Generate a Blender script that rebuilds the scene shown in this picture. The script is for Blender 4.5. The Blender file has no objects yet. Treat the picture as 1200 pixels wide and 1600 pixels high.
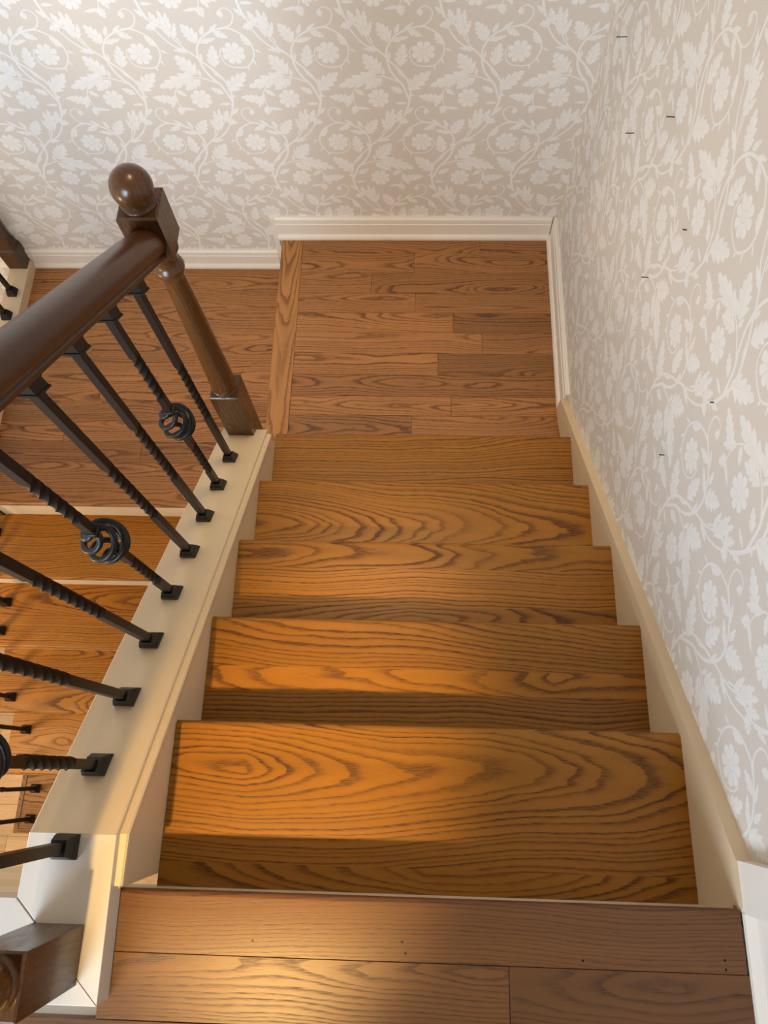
import bpy, bmesh, math, random
import numpy as np
from mathutils import Vector, Matrix
random.seed(7)
PI = math.pi
sc = bpy.context.scene
COL = sc.collection

# ------------------------------------------------------------ camera
H, G, W = 0.1858, 0.254, 1.02          # riser, going, tread width
S = H / G
cam = bpy.data.cameras.new('camera'); co = bpy.data.objects.new('camera', cam); COL.objects.link(co)
co.location = (0.47263, 0.16403, 1.34219)
co.rotation_euler = (0.345836, 0.028861, 0.026912)
cam.sensor_fit = 'VERTICAL'; cam.sensor_height = 24.0; cam.lens = 24.0 * 1130 / 1600
cam.clip_start = 0.02
sc.camera = co

# ------------------------------------------------------------ light and exposure
sc.view_settings.view_transform = 'Standard'; sc.view_settings.look = 'None'
sc.view_settings.gamma = 1.0; sc.view_settings.use_curve_mapping = False
sc.view_settings.exposure = 0.0
world = bpy.data.worlds.new('world'); sc.world = world; world.use_nodes = True
bg = world.node_tree.nodes['Background']
bg.inputs[0].default_value = (1.0, 0.96, 0.90, 1); bg.inputs[1].default_value = 0.9

def lamp(name, kind, loc, target, power, color, **kw):
    l = bpy.data.lights.new(name, kind); l.energy = power; l.color = color
    for k, v in kw.items(): setattr(l, k, v)
    o = bpy.data.objects.new(name, l); COL.objects.link(o); o.location = loc
    o.rotation_euler = (Vector(target) - Vector(loc)).to_track_quat('-Z', 'Y').to_euler()
    return o
# warm ceiling can over the upper hall, daylight from windows on the left and behind
lamp('ceiling_spot', 'SPOT', (-0.05, -1.02, 2.42), (0.24, 0.15, -0.15), 500, (1.0, 0.62, 0.21), spot_size=math.radians(17), spot_blend=1.0, shadow_soft_size=0.04)
lamp('landing_fill', 'SPOT', (0.35, 1.35, 2.42), (0.38, 1.30, -1.1), 185, (1.0, 0.74, 0.42), spot_size=math.radians(48), spot_blend=1.0, shadow_soft_size=0.35)  # added fill above the landing, brightens it and the far treads
lamp('foyer_lamp', 'POINT', (-1.75, 0.0, -0.65), (0, 0, 0), 50, (1.0, 0.66, 0.34), shadow_soft_size=0.15)
lamp('window_daylight', 'AREA', (-1.1, -2.05, 0.9), (-0.2, 2.2, -0.65), 68, (0.66, 0.82, 1.0), shape='RECTANGLE', size=1.6, size_y=1.5, spread=math.radians(115))

# ------------------------------------------------------------ helpers
def s2l(c):
    return tuple(((v/255)/12.92 if v/255 <= 0.04045 else ((v/255+0.055)/1.055)**2.4) for v in c) + (1.0,)

class MB:
    """collects polygons, links them as one mesh object; every vertex may carry a wood tuple (seed, tone, cut) and a grain tuple (heart position, taper, wander)"""
    def __init__(s): s.v = []; s.f = []; s.w = []; s.g = []; s.cur = (0, 1, 0); s.gr = (0, 0, 1)
    def add(s, vs, fs):
        n = len(s.v); s.v += [tuple(v) for v in vs]; s.f += [tuple(i + n for i in f) for f in fs]; s.w += [s.cur] * len(vs); s.g += [s.gr] * len(vs); return s
    def box(s, x0, x1, y0, y1, z0, z1, c=0.0):
        if c <= 0:
            vs = [(x, y, z) for z in (z0, z1) for y in (y0, y1) for x in (x0, x1)]
            return s.add(vs, [(0,2,3,1), (4,5,7,6), (0,1,5,4), (2,6,7,3), (0,4,6,2), (1,3,7,5)])
        vs = [(x, y, z0) for x, y in ((x0,y0),(x1,y0),(x1,y1),(x0,y1))]          # chamfered top edge
        vs += [(x, y, z1-c) for x, y in ((x0,y0),(x1,y0),(x1,y1),(x0,y1))]
        vs += [(x, y, z1) for x, y in ((x0+c,y0+c),(x1-c,y0+c),(x1-c,y1-c),(x0+c,y1-c))]
        fs = [(3,2,1,0), (8,9,10,11)]
        for b in (0, 4): fs += [(b+i, b+(i+1)%4, b+4+(i+1)%4, b+4+i) for i in range(4)]
        return s.add(vs, fs)
    def prism(s, prof, axis, a, b):
        """closed profile swept along an axis; prof holds the two other coordinates in x,y,z order"""
        def P(q, t): return {'x': (t, q[0], q[1]), 'y': (q[0], t, q[1]), 'z': (q[0], q[1], t)}[axis]
        n = len(prof); vs = [P(q, a) for q in prof] + [P(q, b) for q in prof]
        return s.add(vs, [tuple(range(n))[::-1], tuple(range(n, 2*n))] + [(i, (i+1)%n, n+(i+1)%n, n+i) for i in range(n)])
    def sweep(s, rings, close=True):
        n = len(rings[0]); vs = [v for r in rings for v in r]; fs = []
        for k in range(len(rings)-1):
            fs += [(k*n+i, k*n+(i+1)%n, (k+1)*n+(i+1)%n, (k+1)*n+i) for i in range(n)]
        if close: fs += [tuple(range(n))[::-1], tuple(range((len(rings)-1)*n, len(rings)*n))]
        return s.add(vs, fs)
    def lathe(s, x, y, prof, n=32):
        return s.sweep([[(x+r*math.cos(2*PI*i/n), y+r*math.sin(2*PI*i/n), z) for i in range(n)] for r, z in prof])
    def tube(s, pts, r, n=8):
        pts = [Vector(p) for p in pts]; rings = []; up = Vector((0.31, 0.17, 0.93))
        for i, p in enumerate(pts):
            t = (pts[min(i+1, len(pts)-1)] - pts[max(i-1, 0)]).normalized()
            a = t.cross(up).normalized(); b = a.cross(t)
            rr = r if not callable(r) else r(i/(len(pts)-1))
            rings.append([p + a*(rr*math.cos(2*PI*k/n)) + b*(rr*math.sin(2*PI*k/n)) for k in range(n)])
        return s.sweep(rings)
    def shear(s, k, y0=0.0, frm=0):
        s.v = s.v[:frm] + [(x, y, z + k*(y-y0)) for x, y, z in s.v[frm:]]; return s
    def build(s, name, mat, parent=None, smooth=0, loc=None, rotz=0):
        me = bpy.data.meshes.new(name); me.from_pydata(s.v, [], s.f); me.update()
        bm = bmesh.new(); bm.from_mesh(me); bmesh.ops.recalc_face_normals(bm, faces=bm.faces); bm.to_mesh(me); bm.free()
        a = me.attributes.new('wood', 'FLOAT_VECTOR', 'POINT')
        a.data.foreach_set('vector', [c for w in s.w for c in w])
        a = me.attributes.new('grain', 'FLOAT_VECTOR', 'POINT')
        a.data.foreach_set('vector', [c for w in s.g for c in w])
        if smooth:
            me.polygons.foreach_set('use_smooth', [True]*len(me.polygons)); me.set_sharp_from_angle(angle=math.radians(smooth))
        me.materials.append(mat)
        o = bpy.data.objects.new(name, me); COL.objects.link(o)
        if loc: o.location = loc
        o.rotation_euler.z = rotz
        if parent: o.parent = parent
        return o

def empty(name, loc=(0, 0, 0)):
    o = bpy.data.objects.new(name, None); COL.objects.link(o); o.location = loc; o.empty_display_size = 0.05; return o
def tag(o, label=None, cat=None, group=None, kind=None):
    for k, v in (('label', label), ('category', cat), ('group', group), ('kind', kind)):
        if v: o[k] = v
    return o
def copy_tree(o, parent=None):
    c = o.copy(); COL.objects.link(c); c.parent = parent
    for ch in list(o.children): copy_tree(ch, c)
    return c

# ------------------------------------------------------------ materials
class NT:
    def __init__(s, name):
        s.m = bpy.data.materials.new(name); s.m.use_nodes = True; s.t = s.m.node_tree
        s.b = s.t.nodes['Principled BSDF']
    def n(s, kind, **kw):
        q = s.t.nodes.new(kind)
        for k, v in kw.items(): setattr(q, k, v)
        return q
    def put(s, sock, v):
        if isinstance(v, bpy.types.NodeSocket): s.t.links.new(v, sock)
        else: sock.default_value = v
    def math(s, op, a, b=0.0, c=0.0, clamp=False):
        q = s.n('ShaderNodeMath', operation=op, use_clamp=clamp)
        for i, v in enumerate((a, b, c)): s.put(q.inputs[i], v)
        return q.outputs[0]
    def vec(s, x, y, z):
        q = s.n('ShaderNodeCombineXYZ')
        for i, v in enumerate((x, y, z)): s.put(q.inputs[i], v)
        return q.outputs[0]
    def noise(s, v, scale=1.0, detail=1.0, rough=0.5):
        q = s.n('ShaderNodeTexNoise'); s.put(q.inputs['Vector'], v)
        q.inputs['Scale'].default_value = scale; q.inputs['Detail'].default_value = detail; q.inputs['Roughness'].default_value = rough
        return q.outputs[0]
    def ramp(s, f, stops, interp='LINEAR'):
        q = s.n('ShaderNodeValToRGB'); e = q.color_ramp.elements; q.color_ramp.interpolation = interp
        while len(e) < len(stops): e.new(0.5)
        for i, (p, c) in enumerate(stops):
            e[i].position = p; e[i].color = c if len(c) == 4 else (c[0], c[1], c[2], 1)
        s.put(q.inputs[0], f); return q.outputs[0]
    def mix(s, f, a, b, blend='MIX'):
        q = s.n('ShaderNodeMix', data_type='RGBA', blend_type=blend)
        s.put(q.inputs[0], f); s.put(q.inputs[6], a); s.put(q.inputs[7], b); return q.outputs[2]

def wood(name, light, dark, axis='x', ring=0.0075, rough=0.36, strength=0.85, coat=0.0, depth=0.034, amp=0.17, spec=0.5):
    """flat-sawn oak: the board is cut through noisy growth rings that run along the grain axis"""
    k = NT(name)
    co_ = k.n('ShaderNodeTexCoord').outputs['Object']; sp = k.n('ShaderNodeSeparateXYZ'); k.put(sp.inputs[0], co_)
    x, y, z = sp.outputs
    L, A, T = {'x': (x, y, z), 'y': (y, x, z), 'z': (z, x, y)}[axis]
    at = k.n('ShaderNodeAttribute', attribute_name='wood'); aw = k.n('ShaderNodeSeparateXYZ'); k.put(aw.inputs[0], at.outputs['Vector'])
    seed, tone, cut = aw.outputs
    ag = k.n('ShaderNodeAttribute', attribute_name='grain'); gw = k.n('ShaderNodeSeparateXYZ'); k.put(gw.inputs[0], ag.outputs['Vector'])
    taper = k.math('MULTIPLY', k.math('ABSOLUTE', k.math('SUBTRACT', L, gw.outputs[0])), gw.outputs[1])
    L = k.math('ADD', L, k.math('MULTIPLY', seed, 7.31))
    sz = k.math('MULTIPLY', seed, 3.77)
    slow = k.math('SUBTRACT', k.noise(k.vec(k.math('MULTIPLY', L, 1.5), k.math('MULTIPLY', A, 2.0), sz), 1, 1.5), 0.5)
    d = k.math('ADD', k.math('MULTIPLY', k.math('MULTIPLY', slow, amp), gw.outputs[2]), depth)
    d = k.math('ADD', d, taper)
    d = k.math('ADD', d, T)
    A0 = k.math('ADD', A, cut)
    wander = k.math('MULTIPLY', k.math('SUBTRACT', k.noise(k.vec(k.math('MULTIPLY', L, 2.2), sz, 3.1), 1, 1), 0.5), 0.05)
    A0 = k.math('ADD', A0, wander)
    r = k.math('SQRT', k.math('ADD', k.math('MULTIPLY', A0, A0), k.math('ADD', k.math('MULTIPLY', d, d), 1e-5)))
    wob = k.math('SUBTRACT', k.noise(k.vec(k.math('MULTIPLY', L, 9), k.math('MULTIPLY', A, 45), sz), 1, 2), 0.5)
    r = k.math('ADD', r, k.math('MULTIPLY', wob, 0.0075))
    v = k.math('DIVIDE', r, ring)
    v = k.math('ADD', v, k.math('MULTIPLY', k.noise(k.vec(k.math('MULTIPLY', v, 0.45), sz, 0), 1, 0), 1.6))
    f = k.math('FRACT', v)
    shape = k.ramp(f, [(0, (0.10,)*3), (0.07, (1,)*3), (0.22, (0.9,)*3), (0.42, (0.22,)*3), (0.70, (0.03,)*3), (1, (0.10,)*3)])
    pore = k.noise(k.vec(k.math('MULTIPLY', L, 38), k.math('MULTIPLY', A, 950), k.math('MULTIPLY', T, 950)), 1, 2, 0.6)
    porem = k.math('MULTIPLY', k.math('SUBTRACT', pore, 0.42), 4.0, clamp=True)
    ringw = k.noise(k.vec(k.math('MULTIPLY', k.math('FLOOR', v), 3.7), sz, k.math('MULTIPLY', L, 0.7)), 1, 0)
    sh2 = k.math('MULTIPLY', shape, k.math('ADD', 0.25, k.math('MULTIPLY', ringw, 1.25)))
    dk = k.math('MULTIPLY', sh2, k.math('ADD', 0.45, k.math('MULTIPLY', porem, 0.75)))
    dk = k.math('ADD', k.math('MULTIPLY', dk, strength), k.math('MULTIPLY', porem, 0.10), clamp=True)
    c = k.mix(dk, light, dark)
    broad = k.noise(k.vec(k.math('MULTIPLY', L, 3), k.math('MULTIPLY', A, 30), sz), 1, 2)
    fac = k.math('MULTIPLY', tone, k.math('ADD', 0.80, k.math('MULTIPLY', broad, 0.40)))
    c = k.mix(1.0, c, k.vec(fac, fac, fac), 'MULTIPLY')
    k.put(k.b.inputs['Base Color'], c)
    k.put(k.b.inputs['Roughness'], k.math('ADD', rough, k.math('MULTIPLY', dk, 0.12)))
    k.b.inputs['Specular IOR Level'].default_value = spec
    k.b.inputs['Coat Weight'].default_value = coat; k.b.inputs['Coat Roughness'].default_value = 0.12
    bp = k.n('ShaderNodeBump'); bp.inputs['Strength'].default_value = 0.18; bp.inputs['Distance'].default_value = 0.0006
    k.put(bp.inputs['Height'], k.math('SUBTRACT', 1.0, k.math('MULTIPLY', dk, porem))); k.put(k.b.inputs['Normal'], bp.outputs[0])
    return k.m

def paint(name, col, rough=0.42, mottled=0.06):
    k = NT(name); p = k.n('ShaderNodeTexCoord').outputs['Object']
    n1 = k.noise(p, 9, 3)
    k.put(k.b.inputs['Base Color'], k.mix(k.math('MULTIPLY', n1, mottled*4, clamp=True), col, tuple(c*(1-mottled*2) for c in col[:3])+(1,)))
    k.b.inputs['Roughness'].default_value = rough
    bp = k.n('ShaderNodeBump'); bp.inputs['Strength'].default_value = 0.08; bp.inputs['Distance'].default_value = 0.001
    k.put(bp.inputs['Height'], k.noise(p, 160, 2)); k.put(k.b.inputs['Normal'], bp.outputs[0])
    return k.m

def simple(name, col, rough=0.5, metal=0.0, spec=0.5):
    k = NT(name); p = k.n('ShaderNodeTexCoord').outputs['Object']
    n1 = k.noise(p, 60, 3)
    k.put(k.b.inputs['Base Color'], k.mix(n1, tuple(c*0.8 for c in col[:3])+(1,), col))
    k.b.inputs['Roughness'].default_value = rough; k.b.inputs['Metallic'].default_value = metal; k.b.inputs['Specular IOR Level'].default_value = spec
    return k.m

M = {}
M['tread'] = wood('oak_stair_stain', (0.33, 0.137, 0.013, 1), (0.070, 0.021, 0.003, 1), ring=0.0088, strength=1.05, spec=0.32)
M['strip'] = wood('oak_strip_floor', (0.40, 0.178, 0.058, 1), (0.085, 0.030, 0.009, 1), ring=0.0078, amp=0.13, strength=1.05, spec=0.4)
M['strip_y'] = wood('oak_strip_crosswise', (0.44, 0.195, 0.052, 1), (0.12, 0.040, 0.010, 1), axis='y', ring=0.0085, amp=0.16, strength=1.0)
M['hall'] = wood('oak_hall_floor', (0.185, 0.074, 0.021, 1), (0.055, 0.019, 0.006, 1), ring=0.0064, amp=0.12, strength=0.85, rough=0.34)
M['pale'] = wood('oak_pale_floor', (0.56, 0.36, 0.17, 1), (0.30, 0.17, 0.07, 1), ring=0.008, strength=0.5)
M['walnut_z'] = wood('walnut_post', (0.062, 0.025, 0.007, 1), (0.018, 0.006, 0.002, 1), axis='z', ring=0.009, rough=0.26, strength=0.6, coat=0.15, spec=0.4)
M['walnut_y'] = wood('walnut_rail', (0.062, 0.022, 0.007, 1), (0.026, 0.009, 0.003, 1), axis='y', ring=0.016, rough=0.33, strength=0.35, coat=0.06, spec=0.4)
M['iron'] = simple('black_iron', (0.0045, 0.0045, 0.005, 1), 0.40, 0.0, 0.32)
M['white'] = paint('white_trim_paint', s2l((238, 231, 220)))
M['curb'] = paint('curb_paint', s2l((212, 204, 192)))
M['cream'] = paint('trim_paint_lamp_tint', s2l((220, 199, 166)))  # white trim with the warm lamplight tone put into its colour
M['riserw'] = paint('white_riser_paint', s2l((238, 224, 198)))
M['ceil'] = paint('ceiling_warm_bounce', s2l((236, 216, 186)), 0.9)  # unseen ceiling coloured warm so that its bounce light turns warmer
M['nail'] = simple('dark_steel', (0.03, 0.025, 0.02, 1), 0.4, 0.8)

# ---- wallpaper: a scrolling vine repeat, drawn here into a tile
STEMS= [([(-224, 72), (-206, 45), (-180, 20), (-153, 9), (-128, -9), (-112, -28), (-85, -54), (-64, -80), (-46, -111), (-40, -147), (-47, -197), (-58, -231)], 4.8, 8.8), ([(-189, 109), (-187, 75), (-174, 41), (-152, 13)], 3.4, 4.8), ([(-44, -172), (-66, -119), (-88, -92), (-105, -65), (-114, -35), (-116, -2), (-109, 23), (-88, 50), (-60, 67), (-32, 76), (-2, 79), (25, 67), (48, 49), (62, 22), (63, -7), (51, -32), (34, -49), (5, -52), (-21, -47), (-38, -32), (-44, -6), (-37, 15)], 8.2, 3.4), ([(-32, 77), (3, 85), (19, 103), (23, 123), (12, 137), (-3, 141), (-19, 131)], 4.8, 3.1), ([(-77, -107), (-119, -90), (-149, -86), (-180, -93), (-210, -110), (-240, -127)], 5.4, 2.7), ([(-210, -110), (-231, -146), (-230, -179), (-222, -202)], 4.1, 2.7), ([(-58, -231), (-80, -252), (-120, -278), (-139, -310)], 4.8, 4.1)]
LEAVES= [(-140, -76, -190, -10, 40.8), (-152, -82, -274, -122, 37.4), (-131, -95, -189, -132, 23.8), (-48, -135, 23, -70, 37.4), (-105, 37, -144, 92, 32.3), (-103, 39, -133, 46, 17.0), (-75, -50, -63, 24, 30.6), (-49, 67, -7, 49, 17.0), (-99, 33, -47, 47, 12.9), (-138, 4, -189, 9, 12.9), (57, 22, 32, 56, 17.0), (68, 9, 88, -2, 5.4), (56, -23, 65, -44, 5.4), (36, -47, 37, -64, 5.4), (-237, -173, -310, -160, 25.5), (-230, -150, -256, -200, 17.7), (-223, -196, -233, -228, 21.1), (-222, -134, -193, -155, 13.6), (-222, -202, -176, -209, 9.5), (-188, 51, -200, 136, 21.1), (-177, 48, -160, 97, 13.6), (-66, -147, -105, -125, 17.0), (-53, -186, -90, -187, 8.8), (-80, -254, -46, -261, 21.1), (-88, -256, -70, -211, 17.7), (-57, -226, -29, -203, 11.6), (-18, 133, -10, 112, 15.0), (-90, 57, -76, 89, 11.6), (-59, -92, -86, -57, 10.2), (-128, -84, -129, -57, 10.2), (-115, -274, -118, -213, 17.0), (-111, -274, -93, -230, 12.2), (-109, -28, -106, -2, 8.2), (-60, 71, -31, 92, 8.8), (-39, -155, -27, -158, 7.5)]
FLOWERS= [(-1, -3, 38.1, 8), (-147, -167, 36.7, 8)]
TILE_W, TILE_H = 0.2985, 0.684
def wallpaper_tile(nx=448, ny=1024):
    xs = (np.arange(nx)+0.5)/nx*TILE_W*1000; ys = (np.arange(ny)+0.5)/ny*TILE_H*1000
    img = np.zeros((ny, nx), np.float32); TW, TH = TILE_W*1000, TILE_H*1000
    def window(x0, x1, y0, y1):
        ix = np.arange(math.floor(x0/TW*nx), math.ceil(x1/TW*nx)+1); iy = np.arange(math.floor(y0/TH*ny), math.ceil(y1/TH*ny)+1)
        X, Y = np.meshgrid((ix+0.5)/nx*TW, (iy+0.5)/ny*TH); return ix % nx, iy % ny, X, Y
    def stamp(ix, iy, val, al):
        cur = img[np.ix_(iy, ix)]; img[np.ix_(iy, ix)] = cur*(1-al) + val*al
    def catmull(p):
        p = [np.array(q, float) for q in p]; p = [2*p[0]-p[1]] + p + [2*p[-1]-p[-2]]; out = []
        for i in range(1, len(p)-2):
            for t in np.linspace(0, 1, 7)[:-1]:
                a, b, c, d = p[i-1:i+3]; out.append(0.5*((2*b)+(c-a)*t+(2*a-5*b+4*c-d)*t*t+(3*b-3*c+d-a)*t**3))
        return out + [p[-2]]
    sm = lambda e: np.clip(e/0.9+0.5, 0, 1)
    def stroke(p, w0, w1, val=0.92):
        p = catmull(p); arr = np.array(p); m = max(w0, w1)
        ix, iy, X, Y = window(arr[:,0].min()-m, arr[:,0].max()+m, arr[:,1].min()-m, arr[:,1].max()+m)
        best = np.full(X.shape, -9.0)
        for i in range(len(p)-1):
            a, b = p[i], p[i+1]; ab = b-a; t = np.clip(((X-a[0])*ab[0]+(Y-a[1])*ab[1])/max(ab@ab, 1e-6), 0, 1)
            dd = np.hypot(X-a[0]-t*ab[0], Y-a[1]-t*ab[1]); w = (w0+(w1-w0)*(i+t)/(len(p)-1))/2
            best = np.maximum(best, w-dd)
        stamp(ix, iy, val, sm(best))
    def leaf(x0, y0, x1, y1, w):
        ln = math.hypot(x1-x0, y1-y0); ux, uy = (x1-x0)/ln, (y1-y0)/ln
        ix, iy, X, Y = window(min(x0, x1)-w, max(x0, x1)+w, min(y0, y1)-w, max(y0, y1)+w)
        u = ((X-x0)*ux+(Y-y0)*uy)/ln; v = (-(X-x0)*uy+(Y-y0)*ux)
        uc = np.clip(u, 0, 1); n = 2.0 if w < 12 else (3.0 if w < 26 else 4.0)
        ph = (uc*n - np.abs(v)/w*1.1) % 1.0
        env = (np.sin(PI*uc**0.75)**0.7)*0.62 + 0.02
        lob = 0.50 + 0.50*np.where(ph < 0.72, (ph/0.72)**0.6, (1-ph)/0.28)
        half = w*env*(lob if w > 11 else 0.8)
        e = np.where((u < -0.02) | (u > 1.02), -5, half-np.abs(v))
        vein = np.clip(1-np.abs(v)/(0.05*w+0.5), 0, 1)*np.clip(1.2-uc, 0, 1)
        side = np.where(ph < 0.10, 0.16, 0)*(np.abs(v) > 0.1*w)
        stamp(ix, iy, np.clip(0.98-0.30*vein-side-0.12*(v > 0), 0, 1), sm(e))
    def flower(x, y, r, n):
        ix, iy, X, Y = window(x-r*1.1, x+r*1.1, y-r*1.1, y+r*1.1)
        dx, dy = X-x, Y-y; rr = np.hypot(dx, dy); th = np.arctan2(dy, dx)
        c = np.abs(((th/(2*PI)*n) % 1.0)-0.5)*2
        lim = r*(0.60+0.40*np.sqrt(np.clip(1-c**2.5, 0, 1)))*0.98
        gap = np.where((c > 0.80) & (rr > 0.30*r), 0.38, 0) + np.where((c < 0.12) & (rr > 0.3*r) & (rr < 0.7*r), 0.12, 0)
        core = np.where(np.abs(rr-0.26*r) < 0.05*r, 0.35, 0) + np.where(rr < 0.1*r, 0.2, 0)
        stamp(ix, iy, np.clip(0.97-gap-core, 0, 1), sm(lim-rr))
    for row in (0, 1):
        fx = 1 if row == 0 else -1; ox, oy = TW/2, TH*0.75 - row*TH/2
        P = lambda x, y: (ox+fx*x, oy+y)
        for p, a, b in STEMS: stroke([P(*q) for q in p], a, b)
        for x0, y0, x1, y1, w in LEAVES: leaf(*P(x0, y0), *P(x1, y1), w*1.15)
        for x, y, r, n in FLOWERS: flower(*P(x, y), r, n)
    px = np.ones((ny, nx, 4), np.float32); px[..., :3] = img[..., None]
    im = bpy.data.images.new('wallpaper_vine', nx, ny); im.colorspace_settings.name = 'Non-Color'
    im.pixels.foreach_set(px.ravel()); im.update(); im.pack(); return im
VINE = wallpaper_tile()
def wallpaper(name, axis, u0, z0, base, motif):
    k = NT(name); p = k.n('ShaderNodeTexCoord').outputs['Object']; sp = k.n('ShaderNodeSeparateXYZ'); k.put(sp.inputs[0], p)
    u = sp.outputs[0] if axis == 'x' else k.math('MULTIPLY', sp.outputs[1], -1)
    uu = k.math('ADD', k.math('DIVIDE', k.math('SUBTRACT', u, u0), TILE_W), 0.5)
    vv = k.math('ADD', k.math('DIVIDE', k.math('SUBTRACT', sp.outputs[2], z0), TILE_H), 0.75)
    t = k.n('ShaderNodeTexImage', image=VINE, interpolation='Cubic', extension='REPEAT'); k.put(t.inputs[0], k.vec(uu, vv, 0))
    weave = k.noise(k.vec(k.math('MULTIPLY', u, 500), k.math('MULTIPLY', sp.outputs[2], 900), 0), 1, 1)
    f = k.math('MULTIPLY', t.outputs[0], k.math('ADD', 0.86, k.math('MULTIPLY', weave, 0.2)), clamp=True)
    k.put(k.b.inputs['Base Color'], k.mix(f, base, motif))
    k.put(k.b.inputs['Roughness'], k.math('SUBTRACT', 0.62, k.math('MULTIPLY', f, 0.16)))
    k.b.inputs['Specular IOR Level'].default_value = 0.4
    return k.m
PB, PMOT = s2l((216, 208, 197)), s2l((237, 236, 232))
M['paper_back'] = wallpaper('wallpaper_back', 'x', -0.105, -0.2934, PB, PMOT)
M['paper_right'] = wallpaper('wallpaper_right', 'y', -1.088, -0.024+TILE_H/2, PB, PMOT)

# ------------------------------------------------------------ room shell
YB, XR = 2.280, 1.045
ZL = -6*H            # upper landing (foot of the flight in view)
ZM = -7*H            # lower landing on the left
ZF = -13*H           # ground floor
def structure(o, label=None): o['kind'] = 'structure'; 
def struct(mb, name, mat, label=None, parent=None, **kw):
    o = mb.build(name, mat, parent, **kw)
    if not parent: o['kind'] = 'structure'
    if label: o['label'] = label
    return o
struct(MB().box(-3.4, XR+0.12, YB, YB+0.1, ZF-0.1, 2.45), 'wall_back', M['paper_back'], 'far wall papered in cream with a pale scrolling leaf and flower print')
struct(MB().box(XR, XR+0.12, 0.042, YB, ZF-0.1, 2.45), 'wall_right', M['paper_right'], 'right-hand stair wall papered in the same cream leaf print, with nails in it')
struct(MB().box(XR, XR+0.12, -1.9, 0.042, -0.3, 2.45), 'wall_hall', M['white'], 'plain painted wall of the upper hall beside the top step')

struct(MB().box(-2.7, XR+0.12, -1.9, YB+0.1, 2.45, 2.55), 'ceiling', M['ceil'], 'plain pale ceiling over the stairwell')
m = MB().box(-2.7, -1.9, -2.0, -1.9, -0.3, 2.45); m.box(-0.3, XR+0.12, -2.0, -1.9, -0.3, 2.45); m.box(-1.9, -0.3, -2.0, -1.9, -0.3, 0.2); m.box(-1.9, -0.3, -2.0, -1.9, 1.8, 2.45)
struct(m, 'wall_front', M['white'], 'plain end wall of the upper hall with a window opening')
def profile_base(t, h):   # skirting: (distance from wall, height)
    return [(0, 0), (t+0.011, 0), (t+0.011, 0.010), (t+0.006, 0.019), (t, 0.022), (t, h*0.70), (t-0.003, h*0.72), (t-0.003, h*0.78), (t-0.001, h*0.80), (t-0.002, h*0.92), (t-0.007, h*0.97), (t-0.009, h), (0, h)]
pb = profile_base(0.016, 0.112)
m = MB().prism([(YB-a, ZL+b) for a, b in pb], 'x', -0.098, XR-0.02)
m.box(-0.118, -0.098, YB-0.012, YB, ZM+0.02, ZL+0.108)
struct(m, 'baseboard_back', M['white'], 'white moulded skirting along the far wall above the upper landing')
struct(MB().prism([(YB-a, ZM+b) for a, b in profile_base(0.016, 0.100)], 'x', -2.0, -0.118), 'baseboard_back.001', M['white'], 'white moulded skirting along the far wall above the lower landing')
struct(MB().prism([(XR-a, ZL+b) for a, b in pb], 'y', 1.472, YB-0.004), 'baseboard_right', M['white'], 'white moulded skirting of the right wall beside the upper landing')

# right skirt board: top follows the flight, plumb cut at the foot
SK = 0.037
def sk(y): return SK - S*y
m = MB()
m.prism([(-0.028, -0.60), (1.475, ZL-0.02), (1.475, sk(1.475)), (0.042, sk(0.042)), (-0.028, sk(0.042))], 'x', 1.0195, XR)
m.box(1.0195, XR, -0.0515, -0.028, -0.60, -0.03)
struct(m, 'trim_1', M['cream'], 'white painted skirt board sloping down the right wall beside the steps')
m = MB()
m.box(1.022, XR, -0.036, 0.042, -0.02, 2.1); 
struct(m, 'trim_2', M['white'], 'white upright casing at the head of the stairs where the wallpaper ends')
m = MB().prism([(XR-a, b) for a, b in profile_base(0.013, 0.13)], 'y', -1.9, -0.036)
struct(m, 'baseboard_hall', M['white'], 'white skirting of the upper hall at the right of the top step')

# ------------------------------------------------------------ planks
def plank_mb(x0, x1, y0, y1, z0, z1, seed, tone, cut, nose=None):
    m = MB(); m.cur = (seed, tone, cut)
    return m.box(x0, x1, y0, y1, z0, z1, 0.0007)
def nosed(y0, y1, th, r=None):
    """section of a nosed board, front (rounded edge) at y1, local z from -th to 0"""
    r = th/2 if r is None else r
    p = [(y0, -th), (y1-r, -th)] + [(y1-r+r*math.sin(a), -th+r-r*math.cos(a)) for a in [PI*i/10 for i in range(1, 10)]] if r == th/2 else None
    if p is None:
        p = [(y0, -th), (y1-r, -th)] + [(y1-r+r*math.sin(a), -th+r-r*math.cos(a)) for a in [PI/2*i/5 for i in range(1, 6)]]
        p += [(y1-r+r*math.cos(a), -r+r*math.sin(a)) for a in [PI/2*i/5 for i in range(0, 5)]]
    p += [(y1-r, 0), (y0, 0)]
    return p

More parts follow.
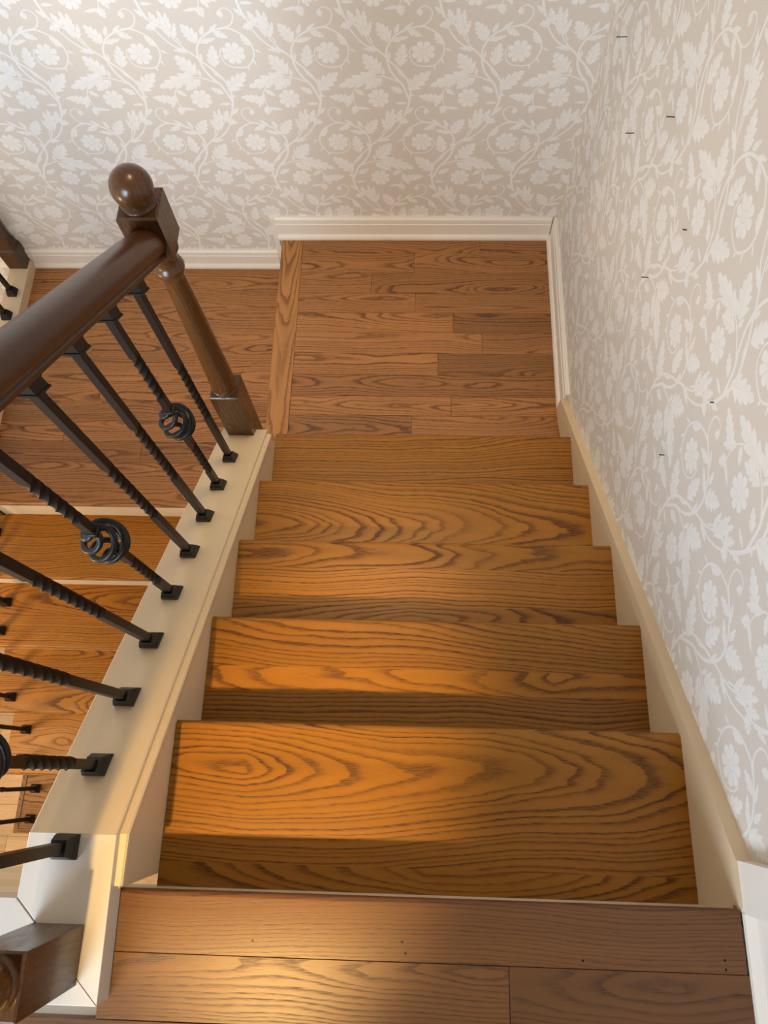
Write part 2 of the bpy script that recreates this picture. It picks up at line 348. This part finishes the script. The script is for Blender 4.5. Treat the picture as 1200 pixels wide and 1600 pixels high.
# upper hall floor
floor = tag(empty('floor'), 'brown oak boards of the upper hall floor at the top of the stairs', kind='structure')
m = MB(); m.cur = (3.2, 0.92, 0.30); m.prism(nosed(-0.0455, 0.0455, 0.026, 0.008), 'x', -0.5205, 0.513)
o = m.build('nosing_board', M['hall'], floor, smooth=40, loc=(0.505, -0.0775, 0)); o['label'] = 'nosing board along the edge of the upper floor'
for i, (x, y) in enumerate(((0.226, -0.113), (0.470, -0.107), (0.476, -0.123), (0.76, -0.124), (0.985, -0.116), (0.985, -0.129))):
    pl = MB().lathe(x-0.505, y+0.0775+0.012, [(0.0, 0.0001), (0.0018, 0.0001), (0.0018, 0.0006), (0, 0.0006)], 10)
    q = pl.build('nail_hole', M['nail'], o); q['label'] = 'small dark filled nail hole'
PW = 0.0945; y1 = -0.1235
rr = random.Random(4)
for row in range(18):
    y0 = y1 - PW; z = 0.0
    xl = -0.0 if row == 0 else (-0.03 if row == 0 else -2.0)
    xs = [-0.0165, 0.642, 1.03] if row == 0 else [xl] + sorted([xl+0.55+rr.random()*0.5, xl+1.5+rr.random()*0.6, xl+2.3+rr.random()*0.4]) + [1.03]
    for a, b in zip(xs[:-1], xs[1:]):
        cx, cy = (a+b)/2, (y0+y1)/2
        tone = 0.98 if row == 0 and a < 0 else (0.80 if row == 0 else rr.uniform(0.78, 1.05))
        plank_mb(a-cx+0.0005, b-cx-0.0005, y0-cy+0.0005, y1-cy-0.0005, -0.019, 0, rr.random()*9, tone, rr.uniform(-0.05, 0.05)).build('floor_plank', M['hall'], floor, loc=(cx, cy, z))
    y1 = y0
MB().box(-2.0, 1.03, -1.82, -0.06, -0.26, -0.0195).build('subfloor', M['white'], floor)

# upper landing
fl2 = tag(empty('floor'), 'square upper landing of mixed brown oak strips at the foot of the flight', kind='structure')
rows = [2.2655, 2.189, 2.0905, 1.990, 1.897, 1.8045, 1.709, 1.6125, 1.520, 1.4365, 1.3475, 1.25]
butts = [[0.744], [0.4729], [0.3], [0.48], [0.631], [0.7436], [0.5707], [], [0.622], [0.4725], [0.35]]
tones = [[.95, .92], [1.0, .95], [.98, .86], [1.02, .9], [1.08, .70], [1.05, .92], [1.04, .72], [.80], [1.08, 1.06], [.78, 1.0], [.9, .9]]
for i in range(len(rows)-1):
    xs = [0.006] + butts[i] + [1.03]
    for j in range(len(xs)-1):
        a, b, y0, y1 = xs[j], xs[j+1], rows[i+1], rows[i]; cx, cy = (a+b)/2, (y0+y1)/2
        plank_mb(a-cx+.0004, b-cx-.0004, y0-cy+.0004, y1-cy-.0004, -0.019, 0, 1.7*i+0.61*j+0.3, tones[i][j], rr.uniform(-0.05, 0.05)).build('floor_plank', M['strip'], fl2, loc=(cx, cy, ZL))
m = MB(); m.cur = (2.4, 1.0, 0.004); m.gr = (0.55, 0.05, 0.35)
m.prism([(q[0], q[1]) for q in [(-a, b) for a, b in nosed(-0.045, 0.045, 0.026)]], 'y', -0.51, 0.515)
o = m.build('nosing_board', M['strip_y'], fl2, smooth=40, loc=(-0.0395, 1.75, ZL)); o['label'] = 'oak nosing board with wavy grain on the left edge of the upper landing'
MB().box(-0.06, 1.03, 1.24, YB, ZL-0.2, ZL-0.0195).build('subfloor', M['white'], fl2)

# lower landing
fl3 = tag(empty('floor'), 'lower landing of reddish oak strips left of the upper landing', kind='structure')
yy = 1.1232
rows = [(yy, yy+0.0)]
ys = [1.2165 + 0.0925*i for i in range(12)]; ys[-1] = 2.2655
tl = [0.92, 0.80, 1.08, 0.92, 1.16, 1.10, 1.06, 1.14, 1.08, 1.14, 1.1]
for i in range(len(ys)-1):
    bt = {1: [-0.62], 2: [-0.95], 3: [-0.48], 4: [-0.83], 6: [-0.9], 9: [-0.7]}.get(i, [])
    xs = [-1.235] + bt + [-0.064]
    for j in range(len(xs)-1):
        a, b, y0, y1 = xs[j], xs[j+1], ys[i], ys[i+1]; cx, cy = (a+b)/2, (y0+y1)/2
        plank_mb(a-cx+.0004, b-cx-.0004, y0-cy+.0004, y1-cy-.0004, -0.019, 0, 2.13*i+0.77*j+5.1, tl[i]*(1 if j == 0 else 0.97), rr.uniform(-0.04, 0.04)).build('floor_plank', M['strip'], fl3, loc=(cx, cy, ZM))
m = MB(); m.cur = (4.45, 0.92, 0.01); m.prism([(-a, b) for a, b in nosed(-0.0465, 0.0465, 0.026)], 'x', -0.575, 0.5)
o = m.build('nosing_board', M['strip'], fl3, smooth=40, loc=(-0.66, 1.1697, ZM)); o['label'] = 'nosing board along the front edge of the lower landing'
MB().box(-1.235, -0.064, 1.15, YB, ZM-0.2, ZM-0.0195).build('subfloor', M['white'], fl3)
MB().box(-0.062, -0.045, 1.27, YB-0.002, ZM-0.02, ZL-0.027).build('riser', M['riserw'], fl3)

# ground floor
fl4 = tag(empty('floor'), 'pale oak strip floor far below at the foot of the lower stairs', kind='structure')
y = 2.275
while y > -1.2:
    xs = [-3.4, -2.6+rr.uniform(0.2, 0.6), -1.55+rr.uniform(-0.2, 0.2), -0.15]
    for a, b in zip(xs[:-1], xs[1:]):
        cx, cy = (a+b)/2, y-0.035
        plank_mb(a-cx+.0005, b-cx-.0005, -0.0345, 0.0345, -0.019, 0, rr.random()*9, rr.uniform(0.85, 1.1), rr.uniform(-.05, .05)).build('floor_plank', M['pale'], fl4, loc=(cx, cy, ZF))
    y -= 0.07
MB().box(-3.4, -0.15, -1.3, 2.28, ZF-0.1, ZF-0.0195).build('subfloor', M['white'], fl4)

# ------------------------------------------------------------ flights
def tread_mb(xw, depth, staves, th=0.026):
    """local: x centred, nose at y=0, back at y=-depth; staves = list of (fraction, seed, tone, cut) from the nose"""
    m = MB(); y = 0.0
    for i, (fr, seed, tone, cut, gr) in enumerate(staves):
        y0 = y - depth*fr; m.cur = (seed, tone, cut); m.gr = gr
        if i == 0: m.prism(nosed(y0, 0, th), 'x', -xw/2, xw/2)
        else: m.box(-xw/2, xw/2, y0, y, -th, 0)
        y = y0
    return m
stairs = tag(empty('staircase', (0, 0, 0)), 'upper flight of five wide orange oak treads between papered wall and iron railing', 'staircase')
staves = {1: [(0.84, 1.3, 1.02, 0.085, (-0.36, 0.10, 0.34)), (0.16, 6.25, 0.94, 0.245, (0.0, 0.1, 0.5))],
          2: [(0.42, 2.9, 0.98, -0.02, (0.55, 0.07, 0.4)), (0.20, 8.45, 1.16, 0.135, (0.30, 0.10, 0.5)), (0.38, 4.75, 0.82, 0.30, (0, 0, 1))],
          3: [(0.28, 7.7, 1.0, 0.035, (-0.55, 0.06, 0.5)), (0.37, 3.35, 1.10, 0.30, (0, 0, 1)), (0.35, 9.1, 0.84, 0.222, (-0.03, 0.07, 0.3))],
          4: [(0.74, 5.65, 1.10, 0.155, (-0.65, 0.11, 0.4)), (0.26, 2.15, 0.78, 0.24, (-0.2, 0.06, 0.5))],
          5: [(0.55, 0.75, 1.0, -0.03, (-0.30, 0.07, 0.4)), (0.45, 4.05, 0.96, 0.36, (0, 0, 0.6))]}
DEP = G + 0.026
for k in range(1, 6):
    tread_mb(W, DEP + (0.032 if k == 1 else 0), staves[k]).build('tread', M['tread'], stairs, smooth=40, loc=(W/2, k*G, -k*H))
for k in range(6):
    yf = k*G - 0.022 if k else -0.052
    zt = -k*H - 0.0262; zb = -(k+1)*H + 0.0003
    MB().box(0.0005, 1.0195, yf-0.016, yf, zb, zt).build('riser', M['riserw'], stairs)
low = tag(empty('staircase', (0, 0, 0)), 'lower flight of oak treads with white risers seen behind the iron balusters', 'staircase')
YN = 1.1232
lst = {1: [(1.0, 3.3, 1.25, 0.34, (0, 0, .7))], 2: [(0.5, 7.25, 1.3, 0.3, (0, 0, .7)), (0.5, 1.85, 1.22, 0.21, (-.3, .07, .4))], 3: [(0.42, 5.5, 1.22, 0.05, (-.2, .1, .4)), (0.58, 2.6, 1.2, 0.26, (0, 0, .8))],
       4: [(1.0, 8.8, 1.35, 0.14, (0.35, 0.12, .5))], 5: [(1.0, 6.1, 0.9, 0.2, (0, .1, .5))]}
for k in range(1, 6):
    o = tread_mb(1.188, DEP, lst[k]).build('tread', M['tread'], low, smooth=40, loc=(-0.735, -YN + k*G, ZM-k*H), rotz=PI)
    o.location = (-0.735, YN-k*G, ZM-k*H)
m = MB(); m.cur = (2.2, 0.7, 0.2); m.box(-1.318, -1.306, -0.13, 0.11, ZM-5*H, ZM-5*H+0.004, 0.001); m.box(-1.306, -0.2, -0.135, -0.125, ZM-5*H, ZM-5*H+0.004, 0.001)
m.build('tread_edging', M['hall'], low)
for k in range(6):
    yf = YN - k*G + 0.024
    MB().box(-1.315, -0.1405, yf, yf+0.016, ZM-(k+1)*H+0.0003, ZM-k*H-0.0262).build('riser', M['riserw'], low)
# stringer closing the open left side of the lower flight
P = [(YN+0.03, ZM-0.03)]
for k in range(6):
    yv = YN-k*G+0.03; P += [(yv, ZM-(k+1)*H-0.027)]
    if k < 5: P += [(yv-G, ZM-(k+1)*H-0.027)]
P += [(YN-5*G+0.03, ZF), (YN-4*G, ZF), (YN+0.03, ZM-0.45)]
MB().prism(P, 'x', -1.318, -1.300).build('stringer', M['white'], low)

# ------------------------------------------------------------ knee wall, cap and curb
CAP = 0.088; ZC = 0.048; YK = (CAP-ZC)/S     # cap top: z = CAP - S*y ; level part at ZC
def ct(y): return CAP - S*y
YE = 1.219
kw = MB().prism([(-0.03, ZF), (YE-0.004, ZF), (YE-0.004, ct(YE)-0.034), (YK, ZC-0.034), (-0.03, ZC-0.034)], 'x', -0.140, -0.0006)
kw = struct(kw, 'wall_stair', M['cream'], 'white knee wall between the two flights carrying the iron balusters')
def slab(x0, x1, dz0, dz1, ya=-0.0):
    return [[(x, y, z) for x, z in ((x0, zz-dz1), (x1, zz-dz1), (x1, zz-dz0), (x0, zz-dz0))] for y, zz in ((ya, ZC), (YK, ZC), (YE, ct(YE)))]
def slab_mb(x0, x1, dz0, dz1, ya): return MB().sweep(slab(x0, x1, dz0, dz1, ya))
def chamf(x0, x1, t, ya, c=0.003):
    return MB().sweep([[(x0, y, z-t), (x1, y, z-t), (x1, y, z-c), (x1-c, y, z), (x0+c, y, z), (x0, y, z-c)] for y, z in ((ya, ct(ya)), (YE, ct(YE)))])
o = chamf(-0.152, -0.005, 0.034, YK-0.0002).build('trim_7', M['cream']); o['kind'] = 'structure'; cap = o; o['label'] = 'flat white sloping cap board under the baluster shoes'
m = MB().sweep([[(-0.005, y, z-0.050), (0.006, y, z-0.050), (0.009, y, z-0.030), (0.009, y, z-0.021), (0.006, y, z-0.017), (-0.005, y, z-0.015)] for y, z in ((-0.024, ZC), (YK, ZC), (YE-0.012, ct(YE-0.012)))])
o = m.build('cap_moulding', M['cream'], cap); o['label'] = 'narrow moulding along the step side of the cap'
# curb at the head of the stairs, mitred round the newel
def poly_block(top, z0, z1, c=0.0015):
    cx = sum(q[0] for q in top)/len(top); cy = sum(q[1] for q in top)/len(top)
    inn = [(x+(c if x < cx else -c), y+(c if y < cy else -c), z1) for x, y in top]
    return MB().sweep([[(x, y, z0) for x, y in top], [(x, y, z1-c) for x, y in top], inn])
m = poly_block([(-0.1535, -0.0415), (0.0012, -0.1875), (-0.005, YK), (-0.152, YK)], 0.0, ZC, 0.0008)
struct(m, 'trim_3', M['curb'], 'white curb block beside the corner newel at the top of the stairs')
m = poly_block([(-2.0, -0.043), (-0.1545, -0.043), (0.0005, -0.1885), (-2.0, -0.1885)], 0.0, ZC+0.0003, 0.0008)
struct(m, 'trim_4', M['curb'], 'white curb running left from the corner newel along the stairwell edge')
m = MB().box(-2.0, -0.16, -0.052, -0.044, -0.26, -0.002); m.box(-2.0, -0.16, -0.044, -0.034, -0.085, -0.070); m.box(-2.0, -0.16, -0.044, -0.036, -0.262, -0.235)
struct(m, 'trim_5', M['riserw'], 'cream fascia under the curb on the edge of the upper floor')

# ------------------------------------------------------------ railings
def rect_ring(x, y, z, w, a=0.0, c=0.045):
    h = w/2; k = h*(1-2*c)
    pts = [(h, -k), (h, k), (k, h), (-k, h), (-h, k), (-h, -k), (-k, -h), (k, -h)]
    ca, sa = math.cos(a), math.sin(a)
    return [(x+p*ca-q*sa, y+p*sa+q*ca, z) for p, q in pts]
def bar_mb(h, twists, w=0.0172, rate=56.0, gap=None):
    """square bar, base at the origin, twisted over the given height spans"""
    m = MB(); stops = [0.0, h]
    spans = [(0.0, gap[0]), (gap[1], h)] if gap else [(0.0, h)]
    for z0, z1 in spans:
        zs = {z0, z1}; step = 0.0032
        for a, b in twists:
            if a >= z0 and b <= z1:
                n = int((b-a)/step); zs |= {a+(b-a)*i/n for i in range(n+1)}
        rings = []
        for zz in sorted(zs):
            ang = 0.0
            for a, b in twists:
                turns = round((b-a)*rate/(PI/2))*PI/2
                ang += turns*min(max((zz-a)/(b-a), 0), 1)
            rings.append(rect_ring(0, 0, zz, w, ang))
        m.sweep(rings)
    return m
def shoe_mb(slope):
    m = MB()
    def lay(p): m.sweep([[(sx*w/2, sy*w/2, z) for sx, sy in ((1,-1),(1,1),(-1,1),(-1,-1))] for w, z in p])
    lay([(0.0385, 0.0), (0.0385, 0.009), (0.0360, 0.011), (0.0350, 0.017), (0.0330, 0.020), (0.0270, 0.031), (0.0255, 0.036)])
    return m.shear(slope)
def collar_mb(slope, h):
    m = MB()
    def lay(p): m.sweep([[(sx*w/2, sy*w/2, z) for sx, sy in ((1,-1),(1,1),(-1,1),(-1,-1))] for w, z in p])
    lay([(0.030, -0.002), (0.036, 0.0), (0.036, 0.006), (0.033, 0.007), (0.033, h*0.55), (0.036, h*0.6), (0.036, h)])
    return m.shear(slope)
def basket_mb(z0, z1, R=0.037, r=0.0060):
    m = MB()
    for z in (z0-0.003, z1-0.009): m.sweep([rect_ring(0, 0, z+t, w) for t, w in ((0, 0.020), (0.002, 0.024), (0.010, 0.024), (0.012, 0.020))])
    for q in range(4):
        pts = []
        for i in range(37):
            t = i/36; e = math.sin(PI*t)**0.72
            a = q*PI/2 + 2*PI*0.95*t
            rad = 0.004 + (R-0.004)*e
            pts.append((rad*math.cos(a), rad*math.sin(a), z0+0.006+(z1-z0-0.012)*t))
        m.tube(pts, r, 8)
    return m
TOP = 0.845
iron = M['iron']
def plain_baluster(h=TOP, slope=-S, name='baluster'):
    b = bar_mb(h, [(0.285, 0.548)]).build(name, iron, smooth=35)
    shoe_mb(slope).build('baluster_shoe', iron, b)
    collar_mb(slope, 0.052).build('baluster_collar', iron, b, loc=(0, 0, h-0.022))
    return b
def basket_baluster(h=TOP, slope=-S, name='baluster'):
    b = bar_mb(h, [(0.118, 0.285), (0.53, 0.70)], gap=(0.345, 0.470)).build(name, iron, smooth=35)
    basket_mb(0.345, 0.470).build('basket', iron, b, smooth=50)
    shoe_mb(slope).build('baluster_shoe', iron, b)
    collar_mb(slope, 0.052).build('baluster_collar', iron, b, loc=(0, 0, h-0.022))
    return b

def newel(parent, x, y, zb, z1, z2, z3, w=0.0838):
    """square foot zb..z1, turned shaft, square head z2..z3, ball"""
    m = MB(); m.cur = (1.0, 1.0, 0.02); m.box(-w/2, w/2, -w/2, w/2, zb, z1, 0.003)
    o = m.build('newel_post', M['walnut_z'], parent, loc=(x, y, 0))
    a, b = z1, z2
    pr = [(0.0, a-0.004), (0.040, a-0.004), (0.0405, a+0.003), (0.038, a+0.009), (0.0362, a+0.011), (0.0375, a+0.016), (0.0382, a+0.03)]
    pr += [(0.0382-(0.0122)*((i/10)**0.85), a+0.03+(b-0.105-a-0.03)*i/10) for i in range(1, 11)]
    zz = b-0.105
    pr += [(0.0265, b-0.085), (0.030, b-0.078), (0.0345, b-0.070), (0.0365, b-0.062), (0.0345, b-0.053), (0.0290, b-0.047), (0.0265, b-0.042), (0.0275, b-0.03), (0.034, b-0.010), (0.040, b-0.003), (0.040, b+0.004), (0.0, b+0.004)]
    m = MB(); m.cur = (2.0, 1.5, 0.03); m.lathe(0, 0, pr, 40); m.build('newel_shaft', M['walnut_z'], o, smooth=45)
    m = MB(); m.cur = (3.0, 1.0, 0.01)
    c = 0.004; h2 = w/2
    m.sweep([[(sx*(h2-i), sy*(h2-i), z) for sx, sy in ((1,-1),(1,1),(-1,1),(-1,-1))] for i, z in ((0.006, z2), (0, z2+0.012), (0, z3-c), (c, z3))])
    m.build('newel_head', M['walnut_z'], o)
    R = 0.0425; cz = z3+0.042
    pr = [(0.0, z3-0.002), (0.036, z3-0.002), (0.0375, z3+0.002), (0.036, z3+0.006), (0.030, z3+0.008), (0.028, z3+0.010)]
    a0 = -math.acos(0.0285/R)
    pr += [(R*math.cos(a0+(PI/2-a0)*i/20), cz+R*math.sin(a0+(PI/2-a0)*i/20)) for i in range(0, 21)]
    m = MB(); m.cur = (4.0, 1.25, 0.02); m.lathe(0, 0, pr, 40); m.build('ball_finial', M['walnut_z'], o, smooth=60)
    return o
RAILP = [(0.022, 0.0), (0.026, 0.003), (0.027, 0.011), (0.0245, 0.0135), (0.0245, 0.0165), (0.0285, 0.0185), (0.0325, 0.026), (0.0345, 0.036), (0.0340, 0.046), (0.0310, 0.056), (0.0255, 0.0635), (0.0175, 0.0685), (0.009, 0.0708), (0.0, 0.0715)]
def rail_mb(x, pts):
    """pts: (y, z of underside)"""
    prof = RAILP + [(-a, b) for a, b in RAILP[-2::-1]]
    rings = []
    k = math.hypot(1, S)
    for y, z in pts: rings.append([(u, y, z+v*k) for u, v in prof])
    m = MB(); m.cur = (0.7, 1.0, 0.01); return m.sweep(rings)

rail = tag(empty('stair_railing', (-0.082, 1.227, 0)), 'iron baluster railing with dark brown handrail and ball-topped newel beside the upper flight', 'railing')
BX, BY, BD = -0.084, 1.0617, 0.1284
def under(y): return 0.950 - S*y
rx, ry = rail.location.x, rail.location.y
def child_loc(o, x, y, z): o.location = (x-rx, y-ry, z)
m = rail_mb(0, [(-0.085-ry, under(-0.085)), (0.4-ry, under(0.4)), (0.8-ry, under(0.8)), (1.1865-ry, under(1.1865))])
o = m.build('handrail', M['walnut_y'], rail, smooth=40); o['label'] = 'thick rounded dark brown wooden handrail'
n = newel(rail, 0, 0, ZM, -0.534, 0.068, 0.2008); n['label'] = 'dark brown turned newel post with a ball on top'
n = newel(rail, -0.078+0.082, -0.1195-ry, ZC, 0.236, 0.975, 1.14); n['label'] = 'corner newel post on the white curb'
pA = plain_baluster(); pB = basket_baluster(); pA.parent = rail; pB.parent = rail
uA = uB = False
for j in range(9):
    yb = BY - BD*j; bask = j % 3 == 1
    zb = ct(yb) if j < 8 else ZC
    if bask: o = pB if not uB else copy_tree(pB, rail); uB = True
    else: o = pA if not uA else copy_tree(pA, rail); uA = True
    child_loc(o, BX, yb, zb)
    o['label'] = 'twisted iron baluster with an open basket' if bask else 'plain twisted iron baluster'
    if j == 8:
        for ch in o.children:
            if ch.name.startswith('baluster_shoe'):
                ch.data = shoe_mb(0).build('tmp', iron).data
for o in [q for q in COL.objects if q.name == 'tmp']: bpy.data.objects.remove(o)

# railing on the open left side of the lower landing and flight
LX = -1.27
r2 = tag(empty('stair_railing', (LX, 1.18, ZM-H)), 'railing of thin iron balusters with brown posts along the far left of the lower flight', 'railing')
def put2(o, x, y, z): o.parent = r2; o.location = (x-LX, y-1.18, z-(ZM-H))
m = MB().box(-1.312, -1.226, 1.25, YB-0.02, ZM-0.02, -1.25)
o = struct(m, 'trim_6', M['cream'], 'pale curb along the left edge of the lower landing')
P2 = plain_baluster(h=0.86, slope=0)
for i, y in enumerate((2.082, 1.962, 1.842, 1.722, 1.602, 1.482, 1.362)):
    put2(P2 if i == 0 else copy_tree(P2), LX, y, -1.25)
def low_under(y): return ZM - H + 0.93 - S*(1.14-y)
for k, y in ((1, 1.06), (1, 0.935), (2, 0.808), (2, 0.684), (3, 0.555), (3, 0.428), (4, 0.302), (4, 0.175), (5, 0.048), (5, -0.083)):
    z = ZM-k*H; hh = low_under(y)+0.012-z
    b = bar_mb(hh, [(0.285, 0.548)]).build('baluster', iron, smooth=35)
    shoe_mb(0).build('baluster_shoe', iron, b); collar_mb(S, 0.03).build('baluster_collar', iron, b, loc=(0, 0, hh-0.035))
    put2(b, -1.256, y, z)
m = MB(); m.cur = (5, 1.0, 0.02); m.box(-0.0415, 0.0415, -0.0415, 0.0415, 0, 1.22, 0.004)
o = m.build('newel_post', M['walnut_z']); put2(o, -1.277, 1.18, ZM-H)
m = MB(); m.cur = (6, 1.0, 0.02); m.box(-0.040, 0.040, -0.033, 0.033, 0.0, 0.10)
m.sweep([[(sx*w, sy*w*0.8, z) for sx, sy in ((1,-1),(1,1),(-1,1),(-1,-1))] for w, z in ((0.040, 0.10), (0.034, 0.112), (0.033, 0.125), (0.028, 0.15), (0.028, 1.0))])
o = m.build('newel_post', M['walnut_z']); put2(o, -1.273, YB-0.036, -1.25); o['label'] = 'brown half post against the papered wall'
m = rail_mb(0, [(-0.2, low_under(-0.2)), (1.15, low_under(1.15))])
o = m.build('handrail', M['walnut_y'], smooth=40); put2(o, -1.26, 0.0, 0.0)
m = rail_mb(0, [(1.20, 0), (2.24, 0)])
o = m.build('handrail', M['walnut_y'], smooth=40); put2(o, LX, 0.0, -1.25+0.86)

# ------------------------------------------------------------ nails in the right wall
nails = [((2.0722, -0.0958), 0.027, (-.04, .02), 'nail nearest the far corner, high on the right papered wall'),
         ((1.7600, -0.1257), 0.021, (0.0, .0), 'straight nail below and right of the topmost nail on the papered wall'),
         ((1.5481, 0.1115), 0.016, (0.25, -.12), 'small tilted nail high on the papered wall, third from the far corner'),
         ((1.3181, -0.1440), 0.015, (.05, .0), 'dark nail low on the papered wall level with the landing boards'),
         ((1.2543, 0.0932), 0.007, (.1, .1), 'short nail stub in the middle height of the papered wall'),
         ((0.8407, 0.1031), 0.005, (.2, -.2), 'dark nail head far to the right on the papered wall above the steps'),
         ((0.8555, -0.1711), 0.011, (-.1, .35), 'bent nail lowest on the papered wall, nearest the sloping skirt')]
for (y, z), ln, (ty, tz), lab in nails:
    m = MB(); d = Vector((-1, ty, tz)).normalized()
    m.tube([Vector((0.012, -ty*0.012, -tz*0.012)), d*ln*0.5, d*ln], 0.0012, 8)
    o = tag(m.build('nail', M['nail'], loc=(XR, y, z)), lab, 'nail', 'nails in the papered wall')
    h = MB().tube([d*ln, d*(ln+0.0012)], 0.0019, 10).build('nail_head', M['nail'], o)
